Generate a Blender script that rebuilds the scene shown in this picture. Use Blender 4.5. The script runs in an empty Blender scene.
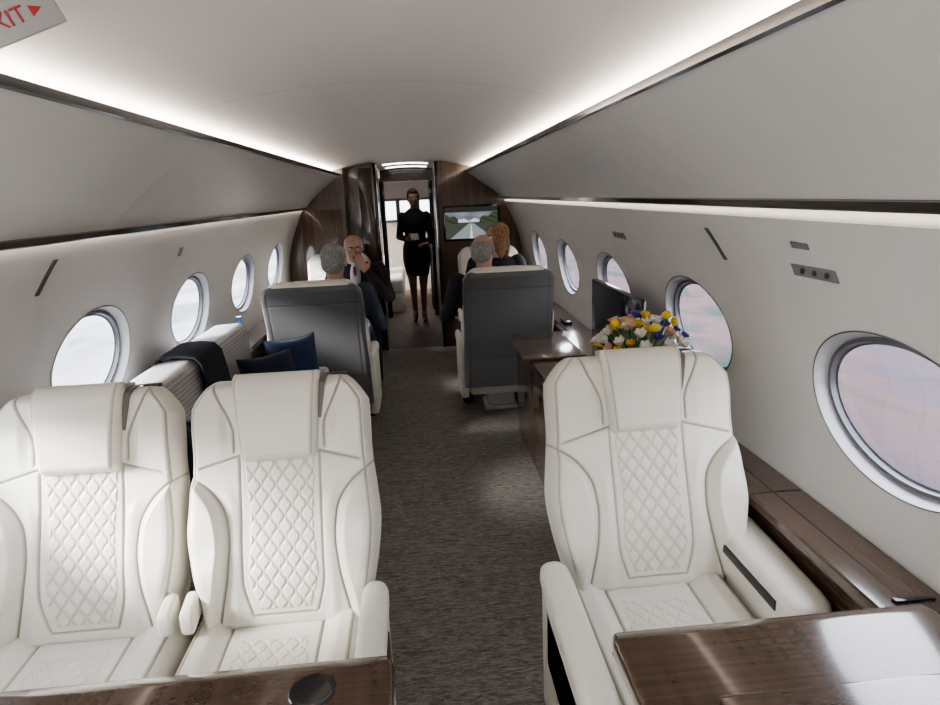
import bpy, bmesh, math, random
import numpy as np
from mathutils import Vector, Matrix, Euler
random.seed(7); np.random.seed(7)
scene=bpy.context.scene
COL=scene.collection
try:
    scene.view_settings.view_transform='AgX'; scene.view_settings.look='AgX - Medium High Contrast'; scene.view_settings.exposure=.38
except Exception as ex: print(ex)

# ---------------------------------------------------------------- materials
def new_mat(name):
    m=bpy.data.materials.new(name); m.use_nodes=True
    nt=m.node_tree; b=nt.nodes['Principled BSDF']
    return m,nt,b
def N(nt,t,**k):
    n=nt.nodes.new(t)
    for a,v in k.items():
        if a in n.inputs: n.inputs[a].default_value=v
        else: setattr(n,a,v)
    return n
def objco(nt,scale=(1,1,1),rot=(0,0,0)):
    tc=N(nt,'ShaderNodeTexCoord'); mp=N(nt,'ShaderNodeMapping')
    mp.inputs['Scale'].default_value=scale; mp.inputs['Rotation'].default_value=rot
    nt.links.new(tc.outputs['Object'],mp.inputs['Vector']); return mp.outputs['Vector']
def mat(name,c,rough=.5,metal=0,coat=0,noise=0,nscale=8,bump=0,bscale=300,emit=0,spec=.5,sheen=0,seam=None):
    m,nt,b=new_mat(name)
    b.inputs['Base Color'].default_value=(*c,1); b.inputs['Roughness'].default_value=rough
    b.inputs['Metallic'].default_value=metal; b.inputs['Coat Weight'].default_value=coat
    b.inputs['Coat Roughness'].default_value=.06; b.inputs['Specular IOR Level'].default_value=spec
    b.inputs['Sheen Weight'].default_value=sheen
    v=objco(nt)
    n=N(nt,'ShaderNodeTexNoise'); n.inputs['Scale'].default_value=nscale; n.inputs['Detail'].default_value=4
    nt.links.new(v,n.inputs['Vector'])
    r=N(nt,'ShaderNodeValToRGB')
    k=max(noise,.02)
    r.color_ramp.elements[0].color=(*[x*(1-k) for x in c],1); r.color_ramp.elements[0].position=.3
    r.color_ramp.elements[1].color=(*[min(1,x*(1+k)) for x in c],1); r.color_ramp.elements[1].position=.7
    nt.links.new(n.outputs['Fac'],r.inputs['Fac'])
    out=r.outputs['Color']
    if seam:
        at=N(nt,'ShaderNodeAttribute'); at.attribute_name='seam'
        mx=N(nt,'ShaderNodeMix'); mx.data_type='RGBA'; mx.inputs[7].default_value=(*seam,1)
        nt.links.new(at.outputs['Fac'],mx.inputs[0]); nt.links.new(out,mx.inputs[6]); out=mx.outputs[2]
    nt.links.new(out,b.inputs['Base Color'])
    if bump:
        n2=N(nt,'ShaderNodeTexNoise'); n2.inputs['Scale'].default_value=bscale; nt.links.new(v,n2.inputs['Vector'])
        bp=N(nt,'ShaderNodeBump'); bp.inputs['Strength'].default_value=bump; bp.inputs['Distance'].default_value=.002
        nt.links.new(n2.outputs['Fac'],bp.inputs['Height']); nt.links.new(bp.outputs['Normal'],b.inputs['Normal'])
    if emit:
        b.inputs['Emission Color'].default_value=(*c,1); b.inputs['Emission Strength'].default_value=emit
    return m
def wood(name,dark,light,scale=(14,1,14),rough=.2,coat=.8,ripple=0,rip_scale=(45,5,5),detail=7,dist=.2,cr=.05):
    m,nt,b=new_mat(name)
    v=objco(nt,scale)
    n=N(nt,'ShaderNodeTexNoise'); n.inputs['Scale'].default_value=4.5; n.inputs['Detail'].default_value=detail; n.inputs['Distortion'].default_value=dist; n.inputs['Roughness'].default_value=.55
    nt.links.new(v,n.inputs['Vector']); fac=n.outputs['Fac']
    if ripple:
        n4=N(nt,'ShaderNodeTexNoise'); n4.inputs['Scale'].default_value=1; n4.inputs['Detail'].default_value=1
        v4=objco(nt,rip_scale); nt.links.new(v4,n4.inputs['Vector'])
        mx=N(nt,'ShaderNodeMix'); mx.data_type='FLOAT'; mx.inputs[0].default_value=ripple
        nt.links.new(fac,mx.inputs[2]); nt.links.new(n4.outputs['Fac'],mx.inputs[3]); fac=mx.outputs[0]
    r=N(nt,'ShaderNodeValToRGB')
    r.color_ramp.elements[0].color=(*dark,1); r.color_ramp.elements[0].position=.30
    r.color_ramp.elements[1].color=(*light,1); r.color_ramp.elements[1].position=.72
    nt.links.new(fac,r.inputs['Fac']); nt.links.new(r.outputs['Color'],b.inputs['Base Color'])
    b.inputs['Roughness'].default_value=rough; b.inputs['Coat Weight'].default_value=coat; b.inputs['Coat Roughness'].default_value=cr
    return m
def emis(name,c,s):
    m=bpy.data.materials.new(name); m.use_nodes=True; nt=m.node_tree
    nt.nodes.remove(nt.nodes['Principled BSDF'])
    e=N(nt,'ShaderNodeEmission'); e.inputs[0].default_value=(*c,1); e.inputs[1].default_value=s
    nt.links.new(e.outputs[0],nt.nodes['Material Output'].inputs[0]); return m

M_leather=mat('cream_leather',(.78,.755,.685),rough=.33,bump=.22,bscale=420,noise=.03,seam=(.26,.23,.19))
M_quilt=mat('quilted_leather',(.76,.73,.655),rough=.38,bump=.15,bscale=420,seam=(.40,.36,.30))
M_grey=mat('grey_leather',(.125,.125,.127),rough=.55,bump=.25,bscale=300,seam=(.03,.03,.03))
M_greyd=mat('dark_grey_trim',(.04,.04,.045),rough=.35)
M_strap=mat('taupe_strap',(.17,.15,.135),rough=.5)
M_wall=mat('wall_panel_white',(.67,.66,.648),rough=.5,noise=.015)
M_bin=mat('bin_panel_white',(.64,.63,.615),rough=.38,noise=.015)
M_wood=wood('walnut_gloss',(.050,.029,.019),(.120,.073,.047),scale=(20,.5,20),detail=4,dist=.05,cr=.08)
M_rail=mat('dark_walnut_rail',(.020,.013,.010),rough=.12,coat=1)
M_woodt=wood('walnut_table',(.048,.027,.018),(.118,.069,.044),scale=(.5,30,30),rough=.2,coat=.8,ripple=.42,rip_scale=(48,3,3),detail=2,dist=0,cr=.09)
M_woodv=wood('walnut_panel',(.060,.033,.020),(.155,.088,.053),scale=(16,16,.5),rough=.3,coat=.5,detail=4)
M_black=mat('black_gloss',(.012,.012,.014),rough=.15,coat=.4)
M_blackm=mat('black_matte',(.02,.02,.022),rough=.6)
M_chrome=mat('chrome',(.75,.75,.76),rough=.15,metal=1)
M_ring=mat('window_ring_grey',(.10,.10,.115),rough=.35)
M_reveal=mat('window_reveal_white',(.44,.44,.455),rough=.4)
M_psu=mat('service_panel_grey',(.22,.22,.23),rough=.4)
M_led=emis('led_warm',(1,.87,.76),18)
M_led2=emis('led_warm_low',(1,.86,.74),7.5)
M_navy=mat('navy_velvet',(.008,.014,.034),rough=.85,sheen=.15,noise=.2,nscale=20)
M_blue=mat('blue_cushion',(.010,.026,.070),rough=.8,sheen=.2,noise=.2,nscale=20)
M_throw=mat('charcoal_throw',(.022,.025,.034),rough=.95,noise=.3,nscale=60,bump=.6,bscale=200)
M_skin=mat('skin',(.52,.32,.25),rough=.5,noise=.06,nscale=30)
M_skin2=mat('skin_tan',(.36,.21,.15),rough=.5,noise=.06,nscale=30)
M_hairg=mat('grey_hair',(.27,.265,.26),rough=.7,noise=.3,nscale=60,bump=.6,bscale=120)
M_hairw=mat('white_hair',(.58,.57,.56),rough=.7,noise=.2,nscale=60,bump=.6,bscale=120)
M_haird=mat('dark_hair',(.03,.02,.015),rough=.55,noise=.3,nscale=60,bump=.6,bscale=120)
M_haira=mat('auburn_hair',(.34,.20,.10),rough=.5,noise=.4,nscale=50,bump=.3,bscale=90)
M_suit=mat('dark_suit',(.018,.019,.027),rough=.85,noise=.2,nscale=80)
M_suitr=mat('dark_check_jacket',(.030,.022,.030),rough=.85,noise=.5,nscale=60)
M_shirt=mat('pale_shirt',(.6,.62,.66),rough=.8)
M_shirtb=mat('blue_grey_shirt',(.05,.06,.09),rough=.85)
M_eye=mat('eye_white',(.8,.8,.78),rough=.2)
M_iris=mat('iris_dark',(.03,.02,.015),rough=.2)
M_lip=mat('lips',(.38,.12,.11),rough=.5)
M_paper=mat('paper_white',(.5,.5,.48),rough=.7)
M_ywl=mat('yellow_petal',(.82,.60,.06),rough=.6)
M_wht=mat('white_petal',(.85,.83,.76),rough=.6)
M_pur=mat('purple_petal',(.13,.08,.40),rough=.6)
M_pnk=mat('peach_petal',(.80,.50,.35),rough=.6)
M_leaf=mat('leaf_green',(.09,.18,.05),rough=.5,noise=.3)
M_vase=mat('vase_ceramic',(.6,.6,.6),rough=.3,coat=.3)
M_red=mat('exit_red',(.36,.03,.04),rough=.5)
M_sign=mat('sign_white',(.34,.335,.34),rough=.4)
M_bed=mat('linen_white',(.8,.78,.74),rough=.8,bump=.3,bscale=80)

def carpet():
    m,nt,b=new_mat('carpet_pile')
    v=objco(nt,(1,1.5,1),(0,0,.5))
    n=N(nt,'ShaderNodeTexNoise'); n.inputs['Scale'].default_value=38; n.inputs['Detail'].default_value=5; n.inputs['Distortion'].default_value=3.0; n.inputs['Roughness'].default_value=.7
    nt.links.new(v,n.inputs['Vector'])
    v2=objco(nt,(1,1,1))
    n3=N(nt,'ShaderNodeTexNoise'); n3.inputs['Scale'].default_value=330; nt.links.new(v2,n3.inputs['Vector'])
    v5=objco(nt,(1,6,1),(0,0,-.25))
    w=N(nt,'ShaderNodeTexNoise'); w.inputs['Scale'].default_value=15; w.inputs['Detail'].default_value=3; w.inputs['Distortion'].default_value=1.8; nt.links.new(v5,w.inputs['Vector'])
    m1=N(nt,'ShaderNodeMix'); m1.data_type='FLOAT'; m1.inputs[0].default_value=.6; nt.links.new(n.outputs['Fac'],m1.inputs[2]); nt.links.new(w.outputs['Fac'],m1.inputs[3])
    r=N(nt,'ShaderNodeValToRGB'); r.color_ramp.elements[0].position=.40; r.color_ramp.elements[1].position=.60
    r.color_ramp.elements[0].color=(.175,.162,.149,1); r.color_ramp.elements[1].color=(.420,.394,.366,1)
    nt.links.new(m1.outputs[0],r.inputs['Fac'])
    mx=N(nt,'ShaderNodeMix'); mx.data_type='RGBA'; mx.blend_type='OVERLAY'; mx.inputs[0].default_value=.4
    nt.links.new(r.outputs['Color'],mx.inputs[6]); nt.links.new(n3.outputs['Fac'],mx.inputs[7])
    nt.links.new(mx.outputs[2],b.inputs['Base Color']); b.inputs['Roughness'].default_value=.95
    b.inputs['Specular IOR Level'].default_value=.1
    bp=N(nt,'ShaderNodeBump'); bp.inputs['Strength'].default_value=.6; bp.inputs['Distance'].default_value=.004
    nt.links.new(m1.outputs[0],bp.inputs['Height']); nt.links.new(bp.outputs['Normal'],b.inputs['Normal'])
    return m
M_carpet=carpet()
def ceil_mat():
    m,nt,b=new_mat('ceiling_panel')
    tc=N(nt,'ShaderNodeTexCoord'); sp=N(nt,'ShaderNodeSeparateXYZ'); nt.links.new(tc.outputs['Object'],sp.inputs[0])
    a=N(nt,'ShaderNodeMath'); a.operation='PINGPONG'; a.inputs[1].default_value=1.06; nt.links.new(sp.outputs['Y'],a.inputs[0])
    c=N(nt,'ShaderNodeMath'); c.operation='LESS_THAN'; c.inputs[1].default_value=.003; nt.links.new(a.outputs[0],c.inputs[0])
    r=N(nt,'ShaderNodeValToRGB'); r.color_ramp.elements[0].color=(.74,.72,.695,1); r.color_ramp.elements[1].color=(.50,.49,.48,1)
    nt.links.new(c.outputs[0],r.inputs['Fac']); nt.links.new(r.outputs['Color'],b.inputs['Base Color']); b.inputs['Roughness'].default_value=.5
    return m
M_ceil=ceil_mat()
def stripes():
    m,nt,b=new_mat('striped_fabric')
    v=objco(nt,(1,1,1))
    w=N(nt,'ShaderNodeTexWave'); w.bands_direction='Z'; w.inputs['Scale'].default_value=17; w.inputs['Distortion'].default_value=.8; w.inputs['Detail'].default_value=1
    nt.links.new(v,w.inputs['Vector'])
    n=N(nt,'ShaderNodeTexNoise'); n.inputs['Scale'].default_value=140; nt.links.new(v,n.inputs['Vector'])
    a=N(nt,'ShaderNodeMix'); a.data_type='FLOAT'; a.inputs[0].default_value=.7; nt.links.new(w.outputs['Fac'],a.inputs[2]); nt.links.new(n.outputs['Fac'],a.inputs[3])
    r=N(nt,'ShaderNodeValToRGB'); r.color_ramp.elements[0].color=(.32,.32,.325,1); r.color_ramp.elements[1].color=(.60,.59,.58,1)
    r.color_ramp.elements[0].position=.25; r.color_ramp.elements[1].position=.7
    nt.links.new(a.outputs[0],r.inputs['Fac']); nt.links.new(r.outputs['Color'],b.inputs['Base Color']); b.inputs['Roughness'].default_value=.9
    return m
M_stripe=stripes()
def pane_mat():
    m=bpy.data.materials.new('window_pane'); m.use_nodes=True; nt=m.node_tree
    nt.nodes.remove(nt.nodes['Principled BSDF'])
    t=N(nt,'ShaderNodeBsdfTransparent'); t.inputs[0].default_value=(.93,.94,.97,1)
    g=N(nt,'ShaderNodeBsdfGlossy'); g.inputs['Roughness'].default_value=.03
    mx=N(nt,'ShaderNodeMixShader'); mx.inputs[0].default_value=.06
    nt.links.new(t.outputs[0],mx.inputs[1]); nt.links.new(g.outputs[0],mx.inputs[2])
    nt.links.new(mx.outputs[0],nt.nodes['Material Output'].inputs[0]); return m
M_pane=pane_mat()
def tarmac(name,c0,c1,c2):
    m,nt,b=new_mat(name)
    v=objco(nt,(.22,.10,1))
    n=N(nt,'ShaderNodeTexNoise'); n.inputs['Scale'].default_value=2.2; n.inputs['Detail'].default_value=3; n.inputs['Distortion'].default_value=.8; nt.links.new(v,n.inputs['Vector'])
    r=N(nt,'ShaderNodeValToRGB')
    e=r.color_ramp.elements; e[0].position=.38; e[0].color=(*c0,1); e[1].position=.64; e[1].color=(*c2,1)
    q=e.new(.50); q.color=(*c1,1)
    nt.links.new(n.outputs['Fac'],r.inputs['Fac']); nt.links.new(r.outputs['Color'],b.inputs['Base Color']); b.inputs['Roughness'].default_value=1; b.inputs['Specular IOR Level'].default_value=0
    return m
M_tarmac=tarmac('tarmac',(.036,.046,.042),(.078,.055,.056),(.056,.049,.060))
M_conc=tarmac('pale_concrete',(.15,.16,.17),(.22,.215,.22),(.27,.27,.28))

# ---------------------------------------------------------------- helpers
def link(o,parent=None):
    COL.objects.link(o)
    if parent: o.parent=parent
    return o
def mesh_obj(name,verts,faces,m,parent=None,smooth=True,loc=None,auto=None):
    me=bpy.data.meshes.new(name); me.from_pydata([tuple(v) for v in verts],[],faces); me.update()
    bm=bmesh.new(); bm.from_mesh(me); bmesh.ops.recalc_face_normals(bm,faces=bm.faces); bm.to_mesh(me); bm.free()
    if smooth: me.polygons.foreach_set('use_smooth',[True]*len(me.polygons))
    me.materials.append(m)
    if auto is not None:
        try: me.set_sharp_from_angle(angle=math.radians(auto))
        except Exception: pass
    o=bpy.data.objects.new(name,me); link(o,parent)
    if loc: o.location=loc
    return o
def empty(name,label,cat,loc=(0,0,0),rz=0,group=None):
    e=bpy.data.objects.new(name,None); e.empty_display_size=.1; link(e); e.location=loc; e.rotation_euler=(0,0,rz)
    e['label']=label; e['category']=cat
    if group: e['group']=group
    return e
def top(o,label,cat,group=None):
    o['label']=label; o['category']=cat
    if group: o['group']=group
    return o
def struct(o,label=None):
    o['kind']='structure'
    if label: o['label']=label
    return o
def box(name,x0,x1,y0,y1,z0,z1,m,parent=None,bev=.004,seg=3,rot=None):
    bm=bmesh.new(); bmesh.ops.create_cube(bm,size=1)
    cx,cy,cz=(x0+x1)/2,(y0+y1)/2,(z0+z1)/2
    for v in bm.verts: v.co=Vector((v.co.x*(x1-x0),v.co.y*(y1-y0),v.co.z*(z1-z0)))
    if bev: bmesh.ops.bevel(bm,geom=bm.edges[:]+bm.verts[:],offset=min(bev,.48*min(x1-x0,y1-y0,z1-z0)),segments=seg,profile=.5,affect='EDGES')
    R=rot.to_matrix() if rot else Matrix.Identity(3)
    for v in bm.verts: v.co=R@v.co+Vector((cx,cy,cz))
    me=bpy.data.meshes.new(name); bm.to_mesh(me); bm.free(); me.materials.append(m)
    me.polygons.foreach_set('use_smooth',[True]*len(me.polygons))
    try: me.set_sharp_from_angle(angle=math.radians(35))
    except Exception: pass
    o=bpy.data.objects.new(name,me); return link(o,parent)
def rr_pts(w,h,r,n=6):
    pts=[]; r=min(r,w/2*.99,h/2*.99)
    for cx,cz,a0 in ((w/2-r,h/2-r,0),(-w/2+r,h/2-r,90),(-w/2+r,-h/2+r,180),(w/2-r,-h/2+r,270)):
        for i in range(n+1):
            a=math.radians(a0+90*i/n); pts.append((cx+r*math.cos(a),cz+r*math.sin(a)))
    return pts
def loft(name,secs,m,parent=None,n=6):
    V=[];F=[];k=4*(n+1)
    for (y,xc,zc,w,h,r) in secs:
        for (a,b) in rr_pts(w,h,r,n): V.append((xc+a,y,zc+b))
    for s in range(len(secs)-1):
        for i in range(k):
            j=(i+1)%k; F.append((s*k+i,s*k+j,(s+1)*k+j,(s+1)*k+i))
    F.append(tuple(range(k))); F.append(tuple((len(secs)-1)*k+i for i in range(k)))
    return mesh_obj(name,V,F,m,parent,auto=50)
def arm_loft(name,y0,y1,xc,z0,z1,w,h,m,parent=None,r=.02):
    secs=[]; L=y1-y0
    for t in [0,.01,.03,.07,.14,.3,.5,.7,.86,.93,.97,.99,1]:
        e=min(t,1-t)/.12; e=min(1,e); f=math.sqrt(max(0,1-(1-e)**2))
        s=.55+.45*f; zt=z0+(z1-z0)*t
        secs.append((y0+L*t,xc,zt-h/2-(1-f)*.006,w*s,h*(.4+.6*f),r))
    return loft(name,secs,m,parent)
def slab(name,nu,nv,front,back,m,parent=None):
    s=np.linspace(-1,1,nu); U=.55*s+.45*np.sin(np.pi/2*s)
    t=np.linspace(-1,1,nv); Vv=(.55*t+.45*np.sin(np.pi/2*t)+1)/2
    u,v=np.meshgrid(U,Vv)
    fo=front(u,v); bo=back(u,v)
    A=np.stack([q+0*u for q in fo[:3]],-1).reshape(-1,3); B=np.stack([q+0*u for q in bo[:3]],-1).reshape(-1,3)
    V=np.concatenate([A,B]); n=nu*nv; F=[]
    for j in range(nv-1):
        for i in range(nu-1):
            a=j*nu+i; F.append((a,a+1,a+nu+1,a+nu)); F.append((n+a,n+a+nu,n+a+nu+1,n+a+1))
    ring=[i for i in range(nu)]+[j*nu+nu-1 for j in range(1,nv)]+[(nv-1)*nu+i for i in range(nu-2,-1,-1)]+[j*nu for j in range(nv-2,0,-1)]
    for q in range(len(ring)):
        a=ring[q]; b=ring[(q+1)%len(ring)]; F.append((a,n+a,n+b,b))
    o=mesh_obj(name,V.tolist(),F,m,parent)
    g=np.zeros(2*n,dtype=np.float32); has=False
    if len(fo)>3: g[:n]=np.clip(fo[3]+0*u,0,1).reshape(-1); has=True
    if len(bo)>3: g[n:]=np.clip(bo[3]+0*u,0,1).reshape(-1); has=True
    if has:
        at=o.data.attributes.new('seam','FLOAT','POINT'); at.data.foreach_set('value',g)
    return o
def cosint(x,xs,ys):
    x=np.asarray(x,float); xs=np.array(xs,float); ys=np.array(ys,float)
    i=np.clip(np.searchsorted(xs,x)-1,0,len(xs)-2); t=np.clip((x-xs[i])/(xs[i+1]-xs[i]),0,1)
    m=np.gradient(ys,xs); h=xs[i+1]-xs[i]
    return (2*t**3-3*t**2+1)*ys[i]+(t**3-2*t**2+t)*h*m[i]+(-2*t**3+3*t**2)*ys[i+1]+(t**3-t**2)*h*m[i+1]
def sstep(x): x=np.clip(x,0,1); return x*x*(3-2*x)
def edge(d,r): q=np.clip(d/r,0,1); return np.sqrt(np.clip(1-(1-q)**2,0,1))
def quiltd(x,z,c=.0200,L=.056):
    d=np.full(np.shape(x),1.0)
    tri=np.cos(2*np.pi*z/L)
    sl=np.sqrt(1+(c*.40*2*np.pi/L*np.sin(2*np.pi*z/L))**2)
    for n in range(-9,10):
        ln=c*n+(1 if n%2 else -1)*tri*c*.40
        d=np.minimum(d,np.abs(x-ln)/sl)
    return d
def quilth(d):
    q=.0032*(1-np.exp(-(d/.0040)**2))+.0010*np.exp(-(d/.0012)**2)
    return q,.8*np.exp(-((d-.0019)/.0009)**2)
def tube(name,pts,r,m,parent=None,n=8,r1=None):
    pts=[Vector(p) for p in pts]; V=[];F=[]
    for i,p in enumerate(pts):
        d=(pts[min(i+1,len(pts)-1)]-pts[max(i-1,0)]).normalized()
        a=d.orthogonal().normalized(); b=d.cross(a)
        rr=r if r1 is None else r+(r1-r)*i/(len(pts)-1)
        for k in range(n):
            an=2*math.pi*k/n; V.append(p+(a*math.cos(an)+b*math.sin(an))*rr)
    for i in range(len(pts)-1):
        for k in range(n):
            F.append((i*n+k,i*n+(k+1)%n,(i+1)*n+(k+1)%n,(i+1)*n+k))
    F.append(tuple(range(n))); F.append(tuple((len(pts)-1)*n+k for k in range(n)))
    return mesh_obj(name,V,F,m,parent)
def lathe(name,prof,m,parent=None,n=32,loc=None,rot=None):
    V=[];F=[]
    for (r,z) in prof:
        for k in range(n):
            a=2*math.pi*k/n; V.append((r*math.cos(a),r*math.sin(a),z))
    for i in range(len(prof)-1):
        for k in range(n): F.append((i*n+k,i*n+(k+1)%n,(i+1)*n+(k+1)%n,(i+1)*n+k))
    F.append(tuple(range(n))); F.append(tuple((len(prof)-1)*n+k for k in range(n)))
    o=mesh_obj(name,V,F,m,parent,auto=40)
    if loc: o.location=loc
    if rot: o.rotation_euler=rot
    return o

# ---------------------------------------------------------------- cabin shell
ZW=[0,.2,.45,.7,.9,1.08,1.25,1.40,1.47]
XW=[.90,1.02,1.105,1.148,1.155,1.13,1.08,1.012,.972]
def fx(z): return float(cosint(z,ZW,XW))
def cz(x): return 1.905-.21*x*x
Y0,Y1=-1.35,11.0
BAY=1.065
YCS={-1:[1.345+BAY*n for n in range(-3,9)], 1:[1.31+BAY*n for n in range(-3,9)]}
WA,WB,WZ=.296,.190,1.02
def make_wall(side):
    sx=-1 if side=='left' else 1
    bm=bmesh.new(); n=12
    def P(y,z): return (sx*fx(z),y,z)
    def quad(g):
        for j in range(len(g)-1):
            for i in range(len(g[0])-1):
                bm.faces.new([g[j][i],g[j][i+1],g[j+1][i+1],g[j+1][i]])
    for yc in YCS[sx]:
        ya,yb=yc-BAY/2,yc+BAY/2
        ys=[ya+(yb-ya)*i/n for i in range(n+1)]
        for (za,zb,k) in ((0,.72,12),(1.34,1.47,4)):
            quad([[bm.verts.new(P(y,za+(zb-za)*j/k)) for y in ys] for j in range(k+1)])
        z0,z1=.72,1.34; m=12
        zs=[z0+(z1-z0)*i/m for i in range(m+1)]
        per=[(y,z0) for y in ys[:-1]]+[(yb,z) for z in zs[:-1]]+[(y,z1) for y in ys[::-1][:-1]]+[(ya,z) for z in zs[::-1][:-1]]
        R=8; rings=[]
        for k in range(R+1):
            t=(k/R)**1.4; ring=[]
            for (y,z) in per:
                a=math.atan2((z-WZ)/(z1-z0),(y-yc)/BAY)
                ey,ez=yc+WA*math.cos(a),WZ+WB*math.sin(a)
                ring.append(bm.verts.new(P(ey+(y-ey)*t,ez+(z-ez)*t)))
            rings.append(ring)
        for k in range(R):
            for i in range(len(per)):
                j=(i+1)%len(per)
                bm.faces.new([rings[k][i],rings[k][j],rings[k+1][j],rings[k+1][i]])
    bmesh.ops.remove_doubles(bm,verts=bm.verts,dist=1e-4)
    bmesh.ops.recalc_face_normals(bm,faces=bm.faces)
    me=bpy.data.meshes.new('wall_'+side); bm.to_mesh(me); bm.free(); me.materials.append(M_wall)
    me.polygons.foreach_set('use_smooth',[True]*len(me.polygons))
    o=bpy.data.objects.new('wall_'+side,me); link(o); return struct(o,'white curved cabin side wall with oval window openings')
make_wall('left'); make_wall('right')
def win(n,sx,yc):
    S=72
    def ring(sc,off,extra=0):
        out=[]
        for i in range(S):
            a=2*math.pi*i/S; z=WZ+(WB*sc+extra)*math.sin(a); y=yc+(WA*sc+extra)*math.cos(a)
            out.append((sx*(fx(min(z,1.46))+off),y,z))
        return out
    def build(name,rs,m,parent=None,cap=False):
        V=[];F=[]
        for r in rs: V+=r
        for k in range(len(rs)-1):
            for i in range(S):
                j=(i+1)%S; F.append((k*S+i,k*S+j,(k+1)*S+j,(k+1)*S+i))
        if cap:
            c=len(V); V.append((sx*(fx(WZ)+cap),yc,WZ))
            for i in range(S): F.append(((len(rs)-1)*S+i,(len(rs)-1)*S+(i+1)%S,c))
        return mesh_obj(name,V,F,m,parent,auto=35)
    w=build('window_%d'%n,[ring(1,-.0005,.005),ring(1,-.002,.004),ring(1,-.002,.001),ring(1,.004,-.001),ring(1,.032,-.008),ring(1,.036,-.013)],M_reveal)
    struct(w,'oval cabin window with white reveal')
    build('outer_seal',[ring(1,-.0022,.0048),ring(1,-.0034,.0044),ring(1,-.0034,.0012),ring(1,-.0022,.0008)],M_ring,w)
    build('gasket',[ring(1,.035,-.012),ring(1,.029,-.014),ring(1,.029,-.024),ring(1,.044,-.026),ring(1,.046,-.032)],M_ring,w)
    build('pane',[ring(1,.045,-.031),ring(.4,.046)],M_pane,w,cap=.046)
def blank(yc): return yc<.2 or 6.0<yc<7.0
k=1
for sx in (-1,1):
    for yc in YCS[sx]:
        if blank(yc): continue
        win(k,sx,yc); k+=1
k=1
for sx in (-1,1):
    for yc in YCS[sx]:
        if blank(yc):
            V=[];F=[]
            nn=14
            for i in range(nn+1):
                z=WZ-.24+.48*i/nn
                V.append((sx*(fx(min(z,1.47))+.004),yc-.34,z)); V.append((sx*(fx(min(z,1.47))+.004),yc+.34,z))
            F=[(2*i,2*i+1,2*i+3,2*i+2) for i in range(nn)]
            struct(mesh_obj('trim_%d'%(100+k),V,F,M_wall),'white blanking panel behind cabin wall'); k+=1

V=[];F=[];nx=32;ys=[Y0+(Y1-Y0)*i/20 for i in range(21)]
for y in ys:
    for i in range(nx+1):
        x=-.72+1.44*i/nx; V.append((x,y,cz(x)))
for j in range(20):
    for i in range(nx): a=j*(nx+1)+i; F.append((a,a+1,a+nx+2,a+nx+1))
struct(mesh_obj('ceiling',V,F,M_ceil),'smooth off-white arched cabin ceiling')
def plane(name,x0,x1,y0,y1,z,m):
    return mesh_obj(name,[(x0,y0,z),(x1,y0,z),(x1,y1,z),(x0,y1,z)],[(0,1,2,3)],m,smooth=False)
struct(box('floor',-.93,.93,Y0,6.60,-.03,0,M_carpet,bev=0),'grey-brown patterned cabin carpet')
M_aftfloor=wood('aft_floor_wood',(.070,.043,.028),(.16,.10,.063),rough=.6,coat=0)
struct(box('floor_aft',-.93,.93,6.60,Y1,-.03,0,M_aftfloor,bev=0),'brown wood vestibule floor')

tn=1
def bins(side,y_end):
    global tn
    sx=-1 if side=='left' else 1
    dz=0 if sx<0 else .022
    segs=[(-1.35,.55),(.55,2.28),(2.28,4.0),(4.0,y_end)]
    pts=[(.66,1.762),(.612,1.772),(.600,1.768),(.640,1.741),(.72,1.684+dz*.1),(.80,1.622+dz*.3),(.87,1.564+dz*.7),(.915,1.516+dz),(.931,1.492+dz),(.95,1.50+dz),(.95,1.60),(.70,1.762)]
    for (a,b) in segs:
        y0,y1=a+.0008,b-.0008
        e=empty('overhead_bin','white curved overhead stowage bin with a gloss walnut lower rail','overhead bin',((sx*.93),(y0+y1)/2,1.5),0,'overhead bins')
        oy=(y0+y1)/2
        def ex(name,ps,m,ya=y0,yb=y1):
            V=[];F=[];n=len(ps)
            for y in (ya,yb):
                for (x,z) in ps: V.append((sx*x-sx*.93,y-oy,z-1.5))
            for i in range(n): F.append((i,(i+1)%n,n+(i+1)%n,n+i))
            F.append(tuple(range(n))); F.append(tuple(range(n,2*n)))
            return mesh_obj(name,V,F,m,e,auto=28)
        ex('bin_door',pts,M_bin)
        ex('top_lip',[(.597,1.762),(.586,1.765),(.583,1.782),(.600,1.788),(.625,1.786),(.625,1.775),(.610,1.775)],M_black)
        ex('lower_rail',[(x,z+dz) for x,z in [(.930,1.495),(.921,1.491),(.921,1.475),(.926,1.471),(.950,1.471),(.954,1.475),(.954,1.50),(.936,1.502)]],M_rail)
    for (ps,m,lab) in (([(.640,1.775),(.700,1.775),(.700,1.770),(.640,1.770)],M_led,'warm LED cove strip above the bins'),
                       ([(.957,1.4685+dz),(.966,1.4685+dz),(.966,1.4715+dz),(.957,1.4715+dz)],M_led2,'warm LED strip under the bins')):
        V=[];F=[]
        for y in (-1.3,y_end-.02):
            for (x,z) in ps: V.append((sx*x,y,z))
        F=[(i,(i+1)%4,4+(i+1)%4,4+i) for i in range(4)]+[(0,1,2,3),(4,5,6,7)]
        struct(mesh_obj('trim_%d'%tn,V,F,m,smooth=False),lab); tn+=1
    V=[];F=[]
    for y in (Y0,Y1):
        for (x,z) in ((.72,cz(.72)),(.76,1.74),(.99,1.55),(.972,1.466)): V.append((sx*x,y,z))
    F=[(i,i+1,i+5,i+4) for i in range(3)]
    struct(mesh_obj('trim_%d'%tn,V,F,M_wall),'white cabin lining above the bins'); tn+=1
bins('left',6.24); bins('right',6.57)

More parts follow.
